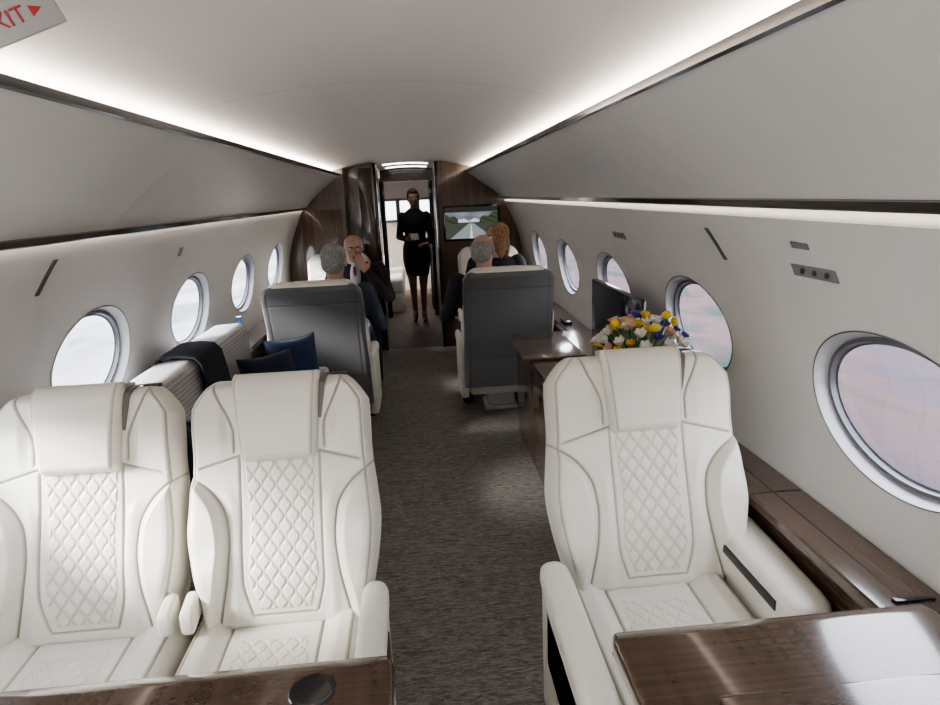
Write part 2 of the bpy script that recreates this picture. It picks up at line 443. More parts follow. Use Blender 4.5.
def section_poly(x0,sx,x1=None):
    P=[(x0,0)]
    if x1 is None:
        P.append((.90,0)); 
        for i in range(1,20): z=1.465*i/19; P.append((fx(z)-.002,z))
        P+=[(.94,1.52),(.76,1.735),(.70,cz(.70)-.002)]
        xx=np.linspace(.70,x0,8)[1:]
    for x in xx: P.append((x,cz(x)-.002))
    return [(sx*a,b) for a,b in P]
def extr(name,poly,y0,y1,m,parent=None):
    n=len(poly); V=[(x,y,z) for y in (y0,y1) for x,z in poly]
    F=[(i,(i+1)%n,n+(i+1)%n,n+i) for i in range(n)]+[tuple(range(n)),tuple(range(n,2*n))]
    return mesh_obj(name,V,F,m,parent,auto=30)
struct(extr('wall_aft_left',section_poly(.31,-1),6.58,6.70,M_woodv),'walnut veneer partition beside the doorway')
struct(extr('wall_aft_right',section_poly(.31,1),6.58,6.70,M_woodv),'walnut veneer partition beside the doorway')
cl=empty('closet','tall gloss walnut closet with a full height door','closet',(0,0,0))
extr('closet_body',section_poly(.58,-1),6.27,6.575,M_woodv,cl)
box('door',-1.0,-.62,6.255,6.272,.06,1.46,M_woodv,cl,bev=.004)
box('handle',-.655,-.645,6.243,6.256,.85,1.05,M_chrome,cl,bev=.003)
box('inlay',-.995,-.625,6.250,6.257,.55,.562,M_chrome,cl,bev=.001)
d=box('door_1',-.315,-.285,6.55,6.73,0,1.88,M_black,bev=.003); struct(d,'black door frame upright with chrome edge')
box('edge_strip',-.288,-.280,6.545,6.56,0,1.88,M_chrome,d,bev=.001)
d=box('door_2',.285,.315,6.55,6.73,0,1.88,M_black,bev=.003); struct(d,'black door frame upright with chrome edge')
box('edge_strip',.280,.288,6.545,6.56,0,1.88,M_chrome,d,bev=.001)
d=box('door_3',-.46,-.33,6.555,6.578,.02,1.84,M_wood,bev=.004); struct(d,'sliding walnut pocket door leaf')
struct(extr('wall_vestibule_left',section_poly(.34,-1),6.72,7.9,M_woodv),'walnut vestibule cabinet wall')
struct(extr('wall_vestibule_right',section_poly(.31,1),6.72,8.6,M_woodv),'walnut vestibule cabinet wall')
hp=[(-.34,1.74),(.31,1.74)]+[(x,cz(x)-.003) for x in np.linspace(.31,-.34,9)]
struct(extr('trim_50',hp,8.42,8.52,M_woodv),'walnut header above the inner doorway')
struct(box('door_4',-.36,-.30,8.42,8.52,0,1.75,M_black,bev=.004),'black inner door frame upright')
struct(box('door_5',.26,.31,8.42,8.52,0,1.75,M_black,bev=.004),'black inner door frame upright')
M_backw=mat('aft_bulkhead_grey',(.26,.22,.19),rough=.6)
struct(box('wall_back',-1.2,1.2,Y1,Y1+.05,-.03,2,M_backw,bev=0),'brown aft bulkhead')
struct(box('wall_front',-1.2,1.2,Y0-.05,Y0,-.03,2,M_wall,bev=0),'pale forward bulkhead')
M_vled=emis('vestibule_led',(1,.94,.88),5)
for i,yy in enumerate((7.1,7.9)):
    xs=np.linspace(-.24,.24,13)
    poly=[(x,cz(x)-.004) for x in xs]+[(x,cz(x)-.010) for x in xs[::-1]]
    o=extr('ceiling_light',poly,yy,yy+.10,M_vled); top(o,'curved lit ceiling panel in the vestibule','light','vestibule ceiling lights')
b=empty('aft_bed','white upholstered aft divan bed with linen','bed',(-.55,9.6,0))
box('base',-.38,.40,-.8,.8,.0,.26,M_leather,b,bev=.02); box('mattress',-.38,.41,-.8,.8,.26,.46,M_bed,b,bev=.05,seg=5)
box('bolster',-.38,.20,.60,.78,.44,.66,M_bed,b,bev=.07,seg=5)
b=empty('aft_cabinet','dark walnut aft cabinet with black top','cabinet',(.7,9.6,0))
box('body',-.45,.28,-.7,.7,0,1.10,M_wood,b,bev=.006); box('countertop',-.47,.29,-.72,.72,1.10,1.13,M_black,b,bev=.006)
for i in range(3): box('door',-.462,-.449,-.68+i*.46,-.24+i*.46,.05,1.07,M_wood,b,bev=.004)
M_glow=emis('aft_glow',(.88,.94,1),3.2)
e=empty('aft_light_window','bright frosted window panels in the aft bulkhead','window',(0,Y1-.03,1.34))
for a,bb in ((-.46,-.24),(-.17,.04),(.16,.44)): box('glowing_pane',a,bb,0,.02,-.16,.14,M_glow,e,bev=.03,seg=4)
box('frame',-.52,.52,.018,.026,-.20,.18,M_greyd,e,bev=.01)
e=empty('aft_ceiling_lamp','pale rectangular ceiling light in the aft compartment','light',(0,9.4,1.86))
box('diffuser',-.26,.26,-.35,.35,0,.012,emis('aftp',(1,.96,.9),6),e,bev=.003); box('rim',-.28,.28,-.37,.37,.010,.018,M_greyd,e,bev=.003)

def wallpatch(name,sx,y0,y1,z0,z1,off,m,lab,cat,group=None,skew=0):
    V=[];n=5
    for i in range(n+1):
        z=z0+(z1-z0)*i/n; s=skew*(z-z0)/(z1-z0)
        for (yy,o) in ((y0,0),(y0+.003,off),(y1-.003,off),(y1,0)):
            V.append((sx*(fx(z)-o+.001),yy+s,z))
    F=[]
    for i in range(n):
        for j in range(3): a=i*4+j; F.append((a,a+1,a+5,a+4))
    F+= [(0,1,2,3),(n*4,n*4+1,n*4+2,n*4+3)]
    return top(mesh_obj(name,V,F,m,smooth=False),lab,cat,group)
for sx in (-1,1):
    wallpatch('air_vent',sx,1.96,1.982,1.32,1.42,.006,M_greyd,'slim dark vertical vent slot set in the sidewall','vent','sidewall vents',skew=.045)
for sx,y in ((1,1.50),(1,3.05)):
    o=wallpatch('service_panel',sx,y-.09,y+.09,1.318,1.348,.006,M_psu,'small grey passenger service panel with buttons','panel','service panels')
    for i in range(3):
        lathe('button',[(.001,-.001),(.007,-.001),(.008,.002),(.001,.002)],M_greyd,o,16,(sx*(fx(1.334)-.008),y-.06+i*.05,1.334),(0,math.radians(90),0))
wallpatch('call_light',1,1.48,1.55,1.392,1.408,.006,M_psu,'tiny grey call light plate','light','call lights')
wallpatch('call_light',-1,3.12,3.16,1.33,1.37,.006,M_psu,'tiny grey call light plate','light','call lights')

# ---------------------------------------------------------------- seats
def seat(name,label,loc,rz=0,W=.5,cw=(-.21,.21),arms=(),shell=None,res=1.0,group=None,tilt=17,back_pads=(),bh=.68,strap=True):
    e=empty(name,label,'seat',loc,rz,group)
    hw=W/2; H=bh; al=math.radians(tilt); ca,sa=math.cos(al),math.sin(al); zb=.43
    hs=.045 if shell else 0
    def T(x,y,z,*g):
        return (x, y*ca+z*sa+.02, z*ca-y*sa+zb)+tuple(g)
    def wv(v):
        w=hw*cosint(v,[0,.12,.26,.42,.52,.66,.85,1],[.86,.91,.985,1.03,1.01,.975,.97,.94])
        t=np.clip((v-.89)/.11,0,1); w=w*(1-.27*(.5*t+.5*(1-np.sqrt(np.clip(1-t*t,0,1)))))
        t=np.clip((.06-v)/.06,0,1); return w*(1-.08+.08*np.sqrt(np.clip(1-t*t,0,1)))
    def xb(v): return hw*cosint(v,[0,.1,.25,.40,.50,.58,.66,1],[.72,.66,.58,.56,.62,.78,1.08,1.5])
    def lum(v): return .018*np.exp(-((v-.25)/.2)**2)
    VV=np.linspace(0,1,201); SL=np.gradient(xb(VV),VV*H)
    def frontd(x,v,w):
        ax=np.abs(x); z=v*H
        b=sstep((ax-xb(v))/.030)*sstep((.72-v)/.20)
        d=.058+lum(v)+.034*b-.010*b*sstep((ax-(w-.045))/.045)
        s=np.interp(v,VV,SL)
        g=np.exp(-((ax-xb(v))/np.sqrt(1+s*s)/.0028)**2)*sstep((.69-v)/.02)
        z2=.70*H-(ax-.10)*.28
        g=np.maximum(g,np.exp(-((z-z2)/.0028)**2)*sstep((ax-.095)/.01)*sstep((w-.02-ax)/.02))
        g=np.maximum(g,np.exp(-((ax-(.120+.05*sstep((v-.78)/.22)))/.0028)**2)*sstep((v-.70)/.02))
        g=np.maximum(g,.9*np.exp(-((ax-(w-.020))/.0026)**2)*sstep((v-.10)/.05))
        x5=.106-.026*sstep((.22-v)/.2)
        g=np.maximum(g,.8*np.exp(-((ax-x5)/.0030)**2)*sstep((.71-v)/.02)*sstep((v-.06)/.03))
        g=np.maximum(g,.8*np.exp(-((z-.075*H)/.0030)**2)*(ax<x5))
        d=d+.0018*np.sin(z*48+ax*30)*b+.006*np.exp(-((ax-.5*(x5+xb(v)))/.018)**2)*sstep((.6-v)/.1)
        d=d+.010*np.exp(-((z-.82*H)/.06)**2)*sstep((ax-.13)/.03)
        return d-.0070*g,g
    def fr(u,v):
        w=wv(v); x=u*w; d,g=frontd(x,v,w)
        dx=w*(1-np.abs(u)); dz=np.minimum(v*H,(1-v)*H)
        ee=edge(dx,.030)*edge(dz,.034)
        return T(x,-(d+.02)*ee+.02,v*H+0*x,g*.8)
    def bk(u,v):
        w=wv(v); x=u*w; dx=w*(1-np.abs(u)); dz=np.minimum(v*H,(1-v)*H)
        ee=edge(dx,.03)*edge(dz,.03)
        return T(x,.02+.035*ee,v*H+0*x)
    slab('backrest',int(240*res),int(290*res),fr,bk,M_leather,e)
    def qw(v): return .094*(1-.27*sstep((.22-v)/.22)-.10*np.exp(-((v-.55)/.22)**2))
    def qf(u,v):
        w=qw(v); x=u*w; vv=.095+.61*v; z=vv*H
        ee=edge(w*(1-np.abs(u)),.007)*edge(np.minimum(v,1-v)*.6*H,.007)
        q,g=quilth(quiltd(x,z))
        return T(x,-(.053+lum(vv)+(.005+q)*ee),z+0*x,g)
    def qb(u,v):
        w=qw(v); x=u*w; z=(.095+.61*v)*H
        return T(x,-.045+0*x,z+0*x)
    slab('quilted_panel',max(24,int(200*res)),max(40,int(340*res)),qf,qb,M_quilt,e)
    def hf(u,v):
        w=.119*(1-.15*(1-v)); t=np.clip((v-.88)/.12,0,1); w=w*(1-.10+.10*np.sqrt(1-t*t)); t=np.clip((.08-v)/.08,0,1); w=w*(1-.08+.08*np.sqrt(1-t*t))
        x=u*w; z=.670*H+v*(.350-hs)*H
        ee=edge(w*(1-np.abs(u)),.022)*edge(v*.33*H,.022)*edge((1-v)*.33*H,.045)
        g=np.exp(-((w*(1-np.abs(u))-.013)/.002)**2)*(v>.05)
        return T(x,-.05-(.042+.010*np.sin(v*3.1)-.002*g)*ee,z+0*x,.6*g)
    def hb(u,v):
        w=.113*(1-.15*(1-v)); x,y,z=u*w,.03+0*u,.670*H+v*(.350-hs)*H
        ee=edge(w*(1-np.abs(u)),.02)
        return T(x,-.05+((.03 if shell else .105)*sstep((v-.75)/.2))*ee,z+0*x)
    slab('headrest',int(90*max(res,.6)),int(90*max(res,.6)),hf,hb,M_leather,e)
    if strap and not shell:
        V=[];F=[];pl=[]
        for s in np.linspace(0,1,18):
            if s<.75:
                t=s/.75; pl.append((.110+.010*t,-.050-.026*math.sin(min(1,t*1.2)*1.57)+.014*t,(.78+.20*t)*H,.001+.012*t))
            else:
                t=(s-.75)/.25; pl.append((.120,-.062+.12*t,(.98+.030*math.sin(t*2.2))*H,.013+.004*t))
        for (x,y,z,wd) in pl:
            for dx,dy in ((-.004,0),(wd,0),(wd,.012),(-.004,.012)):
                V.append(T(x+dx,y+dy,z))
        for i in range(len(pl)-1):
            for k in range(4): F.append((4*i+k,4*i+(k+1)%4,4*i+4+(k+1)%4,4*i+4+k))
        F+=[(0,1,2,3),tuple(range(len(V)-4,len(V)))]
        mesh_obj('headrest_strap',V,F,M_strap,e,smooth=False)
        tx,ty,tz=T(.160,.018,H*1.0)
        box('recline_slot',tx-.022,tx+.022,ty-.012,ty+.012,tz-.008,tz+.006,M_greyd,e,bev=.003)
    sm=shell or M_leather; kw=.985 if shell else .93
    def sw(z): return kw*wv(np.clip(z/H,0.07,.94)) if not shell else hw*.97+0*z
    zl=.985 if shell else .975
    zq=.22
    def sf(u,v):
        z=(-zq+(zq+zl)*v)*H; w=sw(z); x=u*w
        t=np.clip((v-.90)/.10,0,1); x=x*(1-.2+.2*np.sqrt(1-t*t))
        return T(x,.030+0*x,z+0*x)
    def sb(u,v):
        z=(-zq+(zq+zl)*v)*H; w=sw(z); x=u*w
        t=np.clip((v-.90)/.10,0,1); x=x*(1-.2+.2*np.sqrt(1-t*t))
        ee=edge(w*(1-np.abs(u)),.02)*edge(np.minimum(v,1-v)*1.2*H,.02)
        g=np.exp(-((z-.12*H)/.003)**2)+np.exp(-((z-.84*H)/.0025)**2)*.7+np.exp(-((np.abs(x)-(w-.04))/.0025)**2)*.6
        return T(x,.045+.032*ee-.004*np.clip(g,0,1),z+0*x,np.clip(g,0,1)*.7)
    slab('back_shell',90,140,sf,sb,sm,e)
    c0,c1=cw; cxm=(c0+c1)/2; chw=(c1-c0)/2; D=.53
    def cf(u,v):
        x=u*chw; y=-D+v*(D+.02)
        ee=edge(chw*(1-np.abs(u)),.035)*edge(v*(D+.02),.07)
        dip=-.012*np.exp(-(x/.12)**2-((y+.22)/.2)**2)
        g=np.exp(-((np.abs(x)-(.118+.02*sstep((-.30-y)/.15)))/.0030)**2)+np.exp(-((np.abs(x)-(chw-.028))/.003)**2)
        g=np.clip(g+np.exp(-((y+.47)/.0030)**2)*(np.abs(x)<.138),0,1)
        rise=.022*sstep((np.abs(x)-.12)/.05)
        return x+cxm,y,.385+(.087+dip+rise-.007*g)*ee,.75*g
    def cb(u,v):
        x=u*chw; y=-D+v*(D+.02); return x+cxm,y,.33+0*x
    slab('seat_cushion',int(190*max(res,.4)),int(200*max(res,.4)),cf,cb,M_leather,e)
    def pf(u,v):
        y=-.45+v*.37; w=.106-.018*sstep((v-.6)/.4); x=u*w
        ee=edge(w*(1-np.abs(u)),.008)*edge(np.minimum(v,1-v)*.37,.008)
        dip=-.012*np.exp(-(x/.12)**2-((y+.22)/.2)**2)
        q,g=quilth(quiltd(x,y))
        return x+cxm,y,.466+dip+(.005+q)*ee,g
    def pb(u,v):
        w=.106-.018*sstep((v-.6)/.4); x=u*w; return x+cxm,-.45+v*.37,.44+0*x
    slab('quilted_seat_panel',max(24,int(200*res)),max(40,int(280*res)),pf,pb,M_quilt,e)
    if shell:
        box('seat_frame',c0,c1,-D+.03,-.12,.16,.335,M_leather,e,bev=.02)
        box('pedestal',cxm-.09,cxm+.11,-.46,-.26,.03,.17,M_vase,e,bev=.012)
        box('floor_plate',cxm-.11,cxm+.13,-.48,-.24,0,.03,M_vase,e,bev=.006)
    else:
        box('seat_frame',c0,c1,-D+.03,.06,.19,.335,M_leather,e,bev=.02)
        box('pedestal',cxm-.15,cxm+.15,-D+.16,-.02,.03,.19,M_greyd,e,bev=.015)
        box('floor_plate',cxm-.18,cxm+.18,-D+.12,.02,0,.03,M_greyd,e,bev=.008)
    for (xc,w,y0,y1,zt,dark) in arms:
        a=arm_loft('armrest',y0,y1,xc,zt-.02,zt,w,.078,M_leather,e,r=.028)
        box('arm_side',xc-w*.42,xc+w*.42,y0+.025,y1-.02,.16,zt-.055,M_leather,a,bev=.018)
        sgn=-1 if xc<0 else 1
        if not shell:
            box('arm_recess',xc+sgn*(w*.42-.004)-.004,xc+sgn*(w*.42-.004)+.008,y0+.06,y1-.10,.34,zt-.10,M_greyd,a,bev=.003)
        if dark:
            box('control_panel',xc-sgn*(w*.5)-.004,xc-sgn*(w*.5)+.006,y0+.06,y1-.10,zt-.066,zt-.040,M_greyd,a,bev=.002)
    for xc in back_pads:
        arm_loft('side_pad',-.10,-.02,xc,.570,.590,.034,.065,M_leather,e,r=.012)
    return e

GN='front row seats'
seat('cabin_seat','cream leather seat with quilted centre, against the sidewall',(-.845,1.55,0),0,.500,(-.250,.248),arms=[(-.25,.06,-.50,-.05,.61,False)],res=1,group=GN,back_pads=(.230,))
seat('cabin_seat','cream leather seat with quilted centre, beside the aisle',(-.330,1.55,0),0,.500,(-.248,.205),arms=[(.243,.07,-.52,-.04,.60,False)],res=1,group=GN,back_pads=(-.230,))
seat('cabin_seat','cream leather single seat with wide armrests beside walnut ledge',(.690,1.57,0),0,.56,(-.265,.198),arms=[(-.305,.08,-.56,-.04,.60,False),(.250,.122,-.35,.10,.62,True)],res=1,group=GN)
GB='grey backed club seats'
RA=[(-.285,.07,-.48,-.04,.60,False),(.285,.07,-.48,-.04,.60,False)]
seat('club_chair','club seat seen from behind with a grey leather back shell',(-.555,4.0,0),math.pi,.60,(-.245,.245),arms=RA,shell=M_grey,res=.35,group=GB,bh=.70)
seat('club_chair','grey backed club seat on a white pedestal beside walnut credenza',(.635,4.22,0),math.pi,.60,(-.245,.245),arms=RA,shell=M_grey,res=.35,group=GB,bh=.70)
GF='facing club seats'
seat('club_chair','cream club seat facing the cabin, man in jacket seated',(-.64,5.72,0),0,.58,(-.245,.245),arms=RA,res=.35,group=GF)
seat('club_chair','cream club seat facing the cabin, red-haired woman seated',(.72,5.72,0),0,.58,(-.245,.245),arms=RA,res=.35,group=GF)

# ---------------------------------------------------------------- tables
t=empty('folding_table','gloss walnut table top with black cup holder, extended before seats','table',(-.55,.755,0))
loft('table_top',[(-.35,0,.70,1.07,.036,.01),(.27,0,.70,1.07,.036,.01),(.297,0,.70,1.055,.032,.01),(.305,0,.70,1.03,.02,.009)],M_woodt,t)
box('edge_band',-.53,.53,-.352,.30,.676,.684,M_black,t,bev=.003)
c=lathe('cup_holder',[(.001,.7186),(.031,.7186),(.0335,.7190),(.036,.7202),(.040,.7202),(.042,.7183),(.042,.69),(.001,.69)],M_black,t,40,(.392,.222,0))
box('support_leg',-.06,.06,-.25,-.12,0,.68,M_greyd,t,bev=.01)
t=empty('folding_table','gloss walnut table with hinged leaf joining the side ledge','table',(.715,.735,0))
loft('table_top',[(-.35,0,.716,.64,.045,.012),(.27,0,.716,.64,.045,.012),(.295,.0,.716,.63,.04,.012),(.303,.0,.716,.61,.026,.01)],M_woodt,t)
loft('hinged_leaf',[(-.35,.05,.7435,.50,.012,.005),(.10,.05,.7435,.50,.012,.005),(.108,.05,.7435,.49,.008,.004)],M_woodt,t)
box('edge_band',-.315,.315,-.352,.298,.687,.694,M_black,t,bev=.003)
box('support_leg',-.02,.10,-.25,-.13,0,.69,M_greyd,t,bev=.01)

def ledge(y0,y1,xin,z,lab):
    e=empty('side_ledge',lab,'ledge',(0,0,0))
    prof=[(xin,z-.03),(xin,z-.005),(xin+.005,z),(fx(z)-.006,z),(fx(z)-.006,z-.03)]
    extr('ledge_top',prof,y0,y1,M_wood,e)
    P=[(xin+.03,.02),(xin+.035,.02)]
    for i in range(1,12):
        zz=.02+(z-.05)*i/11; P.append((max(fx(zz)-.008,xin+.036),zz))
    P.append((xin+.03,z-.03))
    extr('ledge_body',P,y0,y1,M_wood,e)
    return e
e=ledge(.05,2.10,.985,.685,'gloss walnut side ledge beneath the oval window')
for y in (1.06,1.62): box('lid_seam',.988,1.14,y,y+.003,.6845,.6862,M_blackm,e,bev=0)
box('latch',1.03,1.12,1.10,1.115,.685,.691,M_black,e,bev=.002)
box('lid_seam',1.055,1.0575,1.06,2.08,.6845,.6862,M_blackm,e,bev=0)
ledge(3.86,6.2,.99,.685,'gloss walnut side ledge beside club seats')
e=empty('side_ledge','gloss walnut side ledge along the sidewall by club seats','ledge')
bodyp=[(-.99,.655),(-.99,.68),(-.995,.685),(-fx(.685)+.006,.685),(-fx(.655)+.006,.655)]
extr('ledge_top',bodyp,3.86,6.2,M_wood,e)
extr('ledge_body',[(-1.02,.05),(-1.03,.05)]+[(-max(fx(zz)-.008,1.026),zz) for zz in (.15,.3,.45,.6,.655)]+[(-1.02,.655)],3.86,6.2,M_wood,e)

e=empty('credenza','long gloss walnut credenza with closed doors and overhanging top','cabinet',(.62,3.0,0))
def credx(z): return fx(z)-.012-.62
P=[(.04,.05)]+[(credx(.05+.61*i/10),.05+.61*i/10) for i in range(11)]+[(.04,.66)]
extr('body',P,-.86,.84,M_wood,e)
extr('toe_kick',[(.07,0),(.25,0),(.25,.05),(.07,.05)],-.84,.82,M_black,e)
extr('countertop',[(.005,.662),(.005,.692),(.011,.698),(credx(.69),.698),(credx(.662),.662)],-.88,.86,M_wood,e)
for i in range(3):
    box('door',.034,.042,-.84+i*.56,-.285+i*.56,.07,.645,M_wood,e,bev=.002)
box('pull_out_leaf',-.035,.30,.18,.66,.699,.713,M_woodt,e,bev=.004)
e=empty('television','black flat monitor standing upright on the walnut credenza','television',(.97,2.86,.698))
box('bezel',-.012,.018,-.36,.36,.012,.41,M_black,e,bev=.006)
box('screen',-.0145,-.011,-.345,.345,.028,.395,mat('screen_dark',(.03,.035,.045),rough=.08,coat=.3),e,bev=.001)
box('base',-.03,.03,-.12,.12,0,.014,M_black,e,bev=.004)
o=box('phone_handset',1.02,1.07,4.1,4.25,.686,.705,M_black,bev=.006); top(o,'black handset resting on the walnut ledge','phone')
e=empty('club_table','gloss walnut folding table between the facing club seats','table',(.86,4.95,0))
loft('table_top',[(-.24,0,.70,.24,.03,.008),(.24,0,.70,.24,.03,.008)],M_woodt,e)
box('support_leg',.0,.08,-.06,.06,0,.686,M_greyd,e,bev=.01)
e=empty('club_table','gloss walnut folding table by the sidewall between club seats','table',(-.86,4.83,0))
loft('table_top',[(-.24,0,.70,.24,.03,.008),(.24,0,.70,.24,.03,.008)],M_woodt,e)
box('support_leg',-.08,.0,-.06,.06,0,.686,M_greyd,e,bev=.01)

e=empty('television','wall mounted screen showing a runway under cloudy hills','television',(.635,6.575,1.27))
box('bezel',-.285,.285,-.028,0,-.175,.175,M_black,e,bev=.006)
nu,nv=96,56; V=[];F=[];C=[]
for j in range(nv):
    for i in range(nu):
        a=-1+2*i/(nu-1); bb=-1+2*j/(nv-1); V.append((a*.265,-.0295,bb*.155))
        ridge=.18+.45*abs(a+.1)**1.5+.06*math.sin(a*17)
        if bb>ridge:
            s=.5+.3*math.sin(a*5+bb*6)*math.cos(bb*9-a*3); c=(.16*s+.08,.18*s+.09,.19*s+.10)
            if bb>.70: c=(.03,.03,.03)
        elif bb>-.05:
            s=.5+.5*math.sin(a*13+bb*20); c=(.035+.03*s,.04+.03*s,.025+.02*s)
            if abs(a+.1)<.4 and bb>.04: c=(.50,.56,.60)
        else:
            c=(.06,.065,.05)
            w=.10+(-.05-bb)*.75
            if abs(a+.02)<w: c=(.22,.24,.25)
            if abs(a+.02)<w*.07: c=(.6,.6,.58)
        C.append(c)
for j in range(nv-1):
    for i in range(nu-1): q=j*nu+i; F.append((q,q+1,q+nu+1,q+nu))
ms=bpy.data.materials.new('screen_picture'); ms.use_nodes=True; nt=ms.node_tree; nt.nodes.remove(nt.nodes['Principled BSDF'])
at=N(nt,'ShaderNodeAttribute'); at.attribute_name='pic'; em=N(nt,'ShaderNodeEmission'); em.inputs[1].default_value=1.0
nt.links.new(at.outputs['Color'],em.inputs[0]); nt.links.new(em.outputs[0],nt.nodes['Material Output'].inputs[0])
o=mesh_obj('screen',V,F,ms,e,smooth=False)
ca=o.data.color_attributes.new('pic','FLOAT_COLOR','POINT')
for i,c in enumerate(C): ca.data[i].color=(*c,1)

# ---------------------------------------------------------------- sofa
e=empty('sofa','pale woven striped fabric divan along the sidewall','sofa',(-.80,2.83,0))
box('base',-.20,.34,-.78,.84,.06,.30,M_leather,e,bev=.02)
box('plinth',-.14,.30,-.74,.80,0,.06,M_greyd,e,bev=.005)
for i in range(2): box('seat_cushion',-.16,.33,-.77+i*.81,-.77+i*.81+.80,.30,.46,M_stripe,e,bev=.045,seg=5)
for i in range(2): box('back_cushion',-.300,-.10,-.77+i*.81,-.77+i*.81+.80,.40,.905,M_stripe,e,bev=.048,seg=6,rot=Euler((0,math.radians(-3),0)))
box('armrest',-.22,.31,-.83,-.775,.10,.60,M_stripe,e,bev=.025,seg=4)
box('armrest',-.22,.31,.855,.91,.10,.60,M_stripe,e,bev=.025,seg=4)
def pillow(name,a,b,tk,m,lab,loc,rot):
    def f(u,v):
        vv=v*2-1; t=np.sqrt(np.clip((1-u**4)*(1-vv**4),0,1))
        x=a*u*(1-.10*(1-vv**2)*np.abs(u)**3); z=b*vv*(1-.10*(1-u**2)*np.abs(vv)**3); return x,-tk*t,z
    def g(u,v):
        x,y,z=f(u,v); return x,-y,z
    o=slab(name,40,40,f,g,m); o.location=loc; o.rotation_euler=rot
    return top(o,lab,'cushion','sofa cushions')
pillow('throw_pillow',.160,.17,.055,M_navy,'dark navy square cushion propped on the striped sofa',(-.725,3.28,.635),(math.radians(-14),0,math.radians(46)))
pillow('throw_pillow',.150,.185,.05,M_blue,'royal blue square cushion leaning behind the navy cushion',(-.640,3.50,.655),(math.radians(-10),0,math.radians(36)))
pillow('throw_pillow',.19,.19,.07,M_navy,'dark navy cushion at the near end of the sofa',(-.67,2.22,.64),(math.radians(10),0,math.radians(-20)))
V=[];F=[];pp=[(-1.075,.900),(-1.06,.917),(-1.02,.919),(-.97,.919),(-.915,.913),(-.888,.885),(-.872,.80),(-.862,.70),(-.852,.60),(-.845,.52),(-.82,.482),(-.70,.472),(-.55,.472),(-.478,.470)]
m=28
for j in range(m+1):
    y=2.76+.30*j/m
    for i,(x,z) in enumerate(pp):
        w_=.0045*math.sin(j*1.9+i*.3)
        V.append((x+.4*w_,y+.012*math.sin(i*.8),z+abs(w_)))
for j in range(m):
    for i in range(len(pp)-1): q=j*len(pp)+i; F.append((q,q+1,q+len(pp)+1,q+len(pp)))
o=mesh_obj('throw_blanket',V,F,M_throw); top(o,'charcoal knitted throw draped over the sofa back','blanket')
so=o.modifiers.new('s','SOLIDIFY'); so.thickness=.010; so.offset=1
o=lathe('water_bottle',[(.001,0),(.03,0),(.032,.01),(.032,.13),(.02,.16),(.013,.17),(.013,.19),(.016,.19),(.016,.205),(.001,.205)],mat('bottle_blue',(.05,.2,.6),rough=.15,coat=.5),None,24,(-1.03,3.93,.687)); top(o,'blue plastic water bottle on the walnut ledge','bottle')

# ---------------------------------------------------------------- flowers
vx,vy,vz=.885,2.27,.698
o=lathe('vase',[(.001,0),(.05,0),(.055,.01),(.062,.08),(.055,.15),(.048,.17),(.052,.18),(.046,.18),(.044,.165),(.001,.16)],M_vase,None,32,(vx,vy,vz)); top(o,'white ceramic vase standing on the walnut credenza','vase')
bq=empty('flower_bouquet','mixed bouquet of yellow, white, purple and peach spring flowers','flowers',(vx,vy,vz+.17))
def petalcup(name,m,loc,d,s,n=6,open_=.35):
    V=[];F=[];k=0
    z=Vector(d).normalized(); xax=z.orthogonal().normalized(); yax=z.cross(xax)
    for layer in (1.0,.66):
        for p in range(n):
            a0=2*math.pi*(p+(.5 if layer<1 else 0))/n
            for j in range(7):
                t=j/6; rad=(math.sin(min(1,t*1.15)*math.pi*.55)*.55+open_*t*t*.7)*s*layer; hh=t*s*1.25*(1-.2*open_*t)
                wd=math.sin(math.pi*(.16+.72*t))*s*.62*layer
                for q in (-1,0,1):
                    a=a0+q*wd/max(rad,.35*s*layer)*.75; rr=rad*(1-.04*abs(q))
                    V.append(Vector(loc)+xax*rr*math.cos(a)+yax*rr*math.sin(a)+z*hh)
            for j in range(6):
                for q in range(2):
                    c=k+j*3+q; F.append((c,c+1,c+4,c+3))
            k+=21
    return mesh_obj(name,V,F,m,bq)
def ball(name,m,loc,r,parent=None,seg=16):
    bm=bmesh.new(); bmesh.ops.create_uvsphere(bm,u_segments=seg,v_segments=seg//2+2,radius=r)
    for v in bm.verts: v.co*=1+.06*random.uniform(-1,1)
    me=bpy.data.meshes.new(name); bm.to_mesh(me); bm.free(); me.materials.append(m); me.polygons.foreach_set('use_smooth',[True]*len(me.polygons))
    o=bpy.data.objects.new(name,me); link(o,parent); o.location=loc; return o
kinds=(['tulip_w']*20+['tulip_y']*10+['ball']*7+['iris']*11+['rose']*9)
random.shuffle(kinds)
for i,kd in enumerate(kinds):
    a=2.399*i; r=.165*math.sqrt((i+.5)/len(kinds)); 
    h=.03+.17*math.sqrt(max(0,1-(r/.185)**2))+random.uniform(-.02,.02)
    if kd=='ball': h+=.055; r*=1.1
    p=Vector((r*math.cos(a)*.95,r*math.sin(a)*1.0,h)); base=Vector((.02*math.cos(a),.02*math.sin(a),-.02))
    mid=(p+base)/2+Vector((0,0,.01)); dr=(p-mid).normalized()
    tube('stem',[base,mid,p],.0025,M_leaf,bq,6)
    s=random.uniform(.022,.028)
    if kd=='ball': ball('craspedia_bloom',M_ywl,p,.015,bq)
    elif kd=='tulip_w': petalcup('tulip_bloom',M_wht,p,dr,s*1.1,6,.35)
    elif kd=='tulip_y': petalcup('tulip_bloom',M_ywl,p,dr,s*1.0,6,.3)
    elif kd=='iris': petalcup('iris_bloom',M_pur,p,dr,s*.95,6,.6)
    else: petalcup('rose_bloom',M_pnk,p,dr,s*1.0,7,.4)
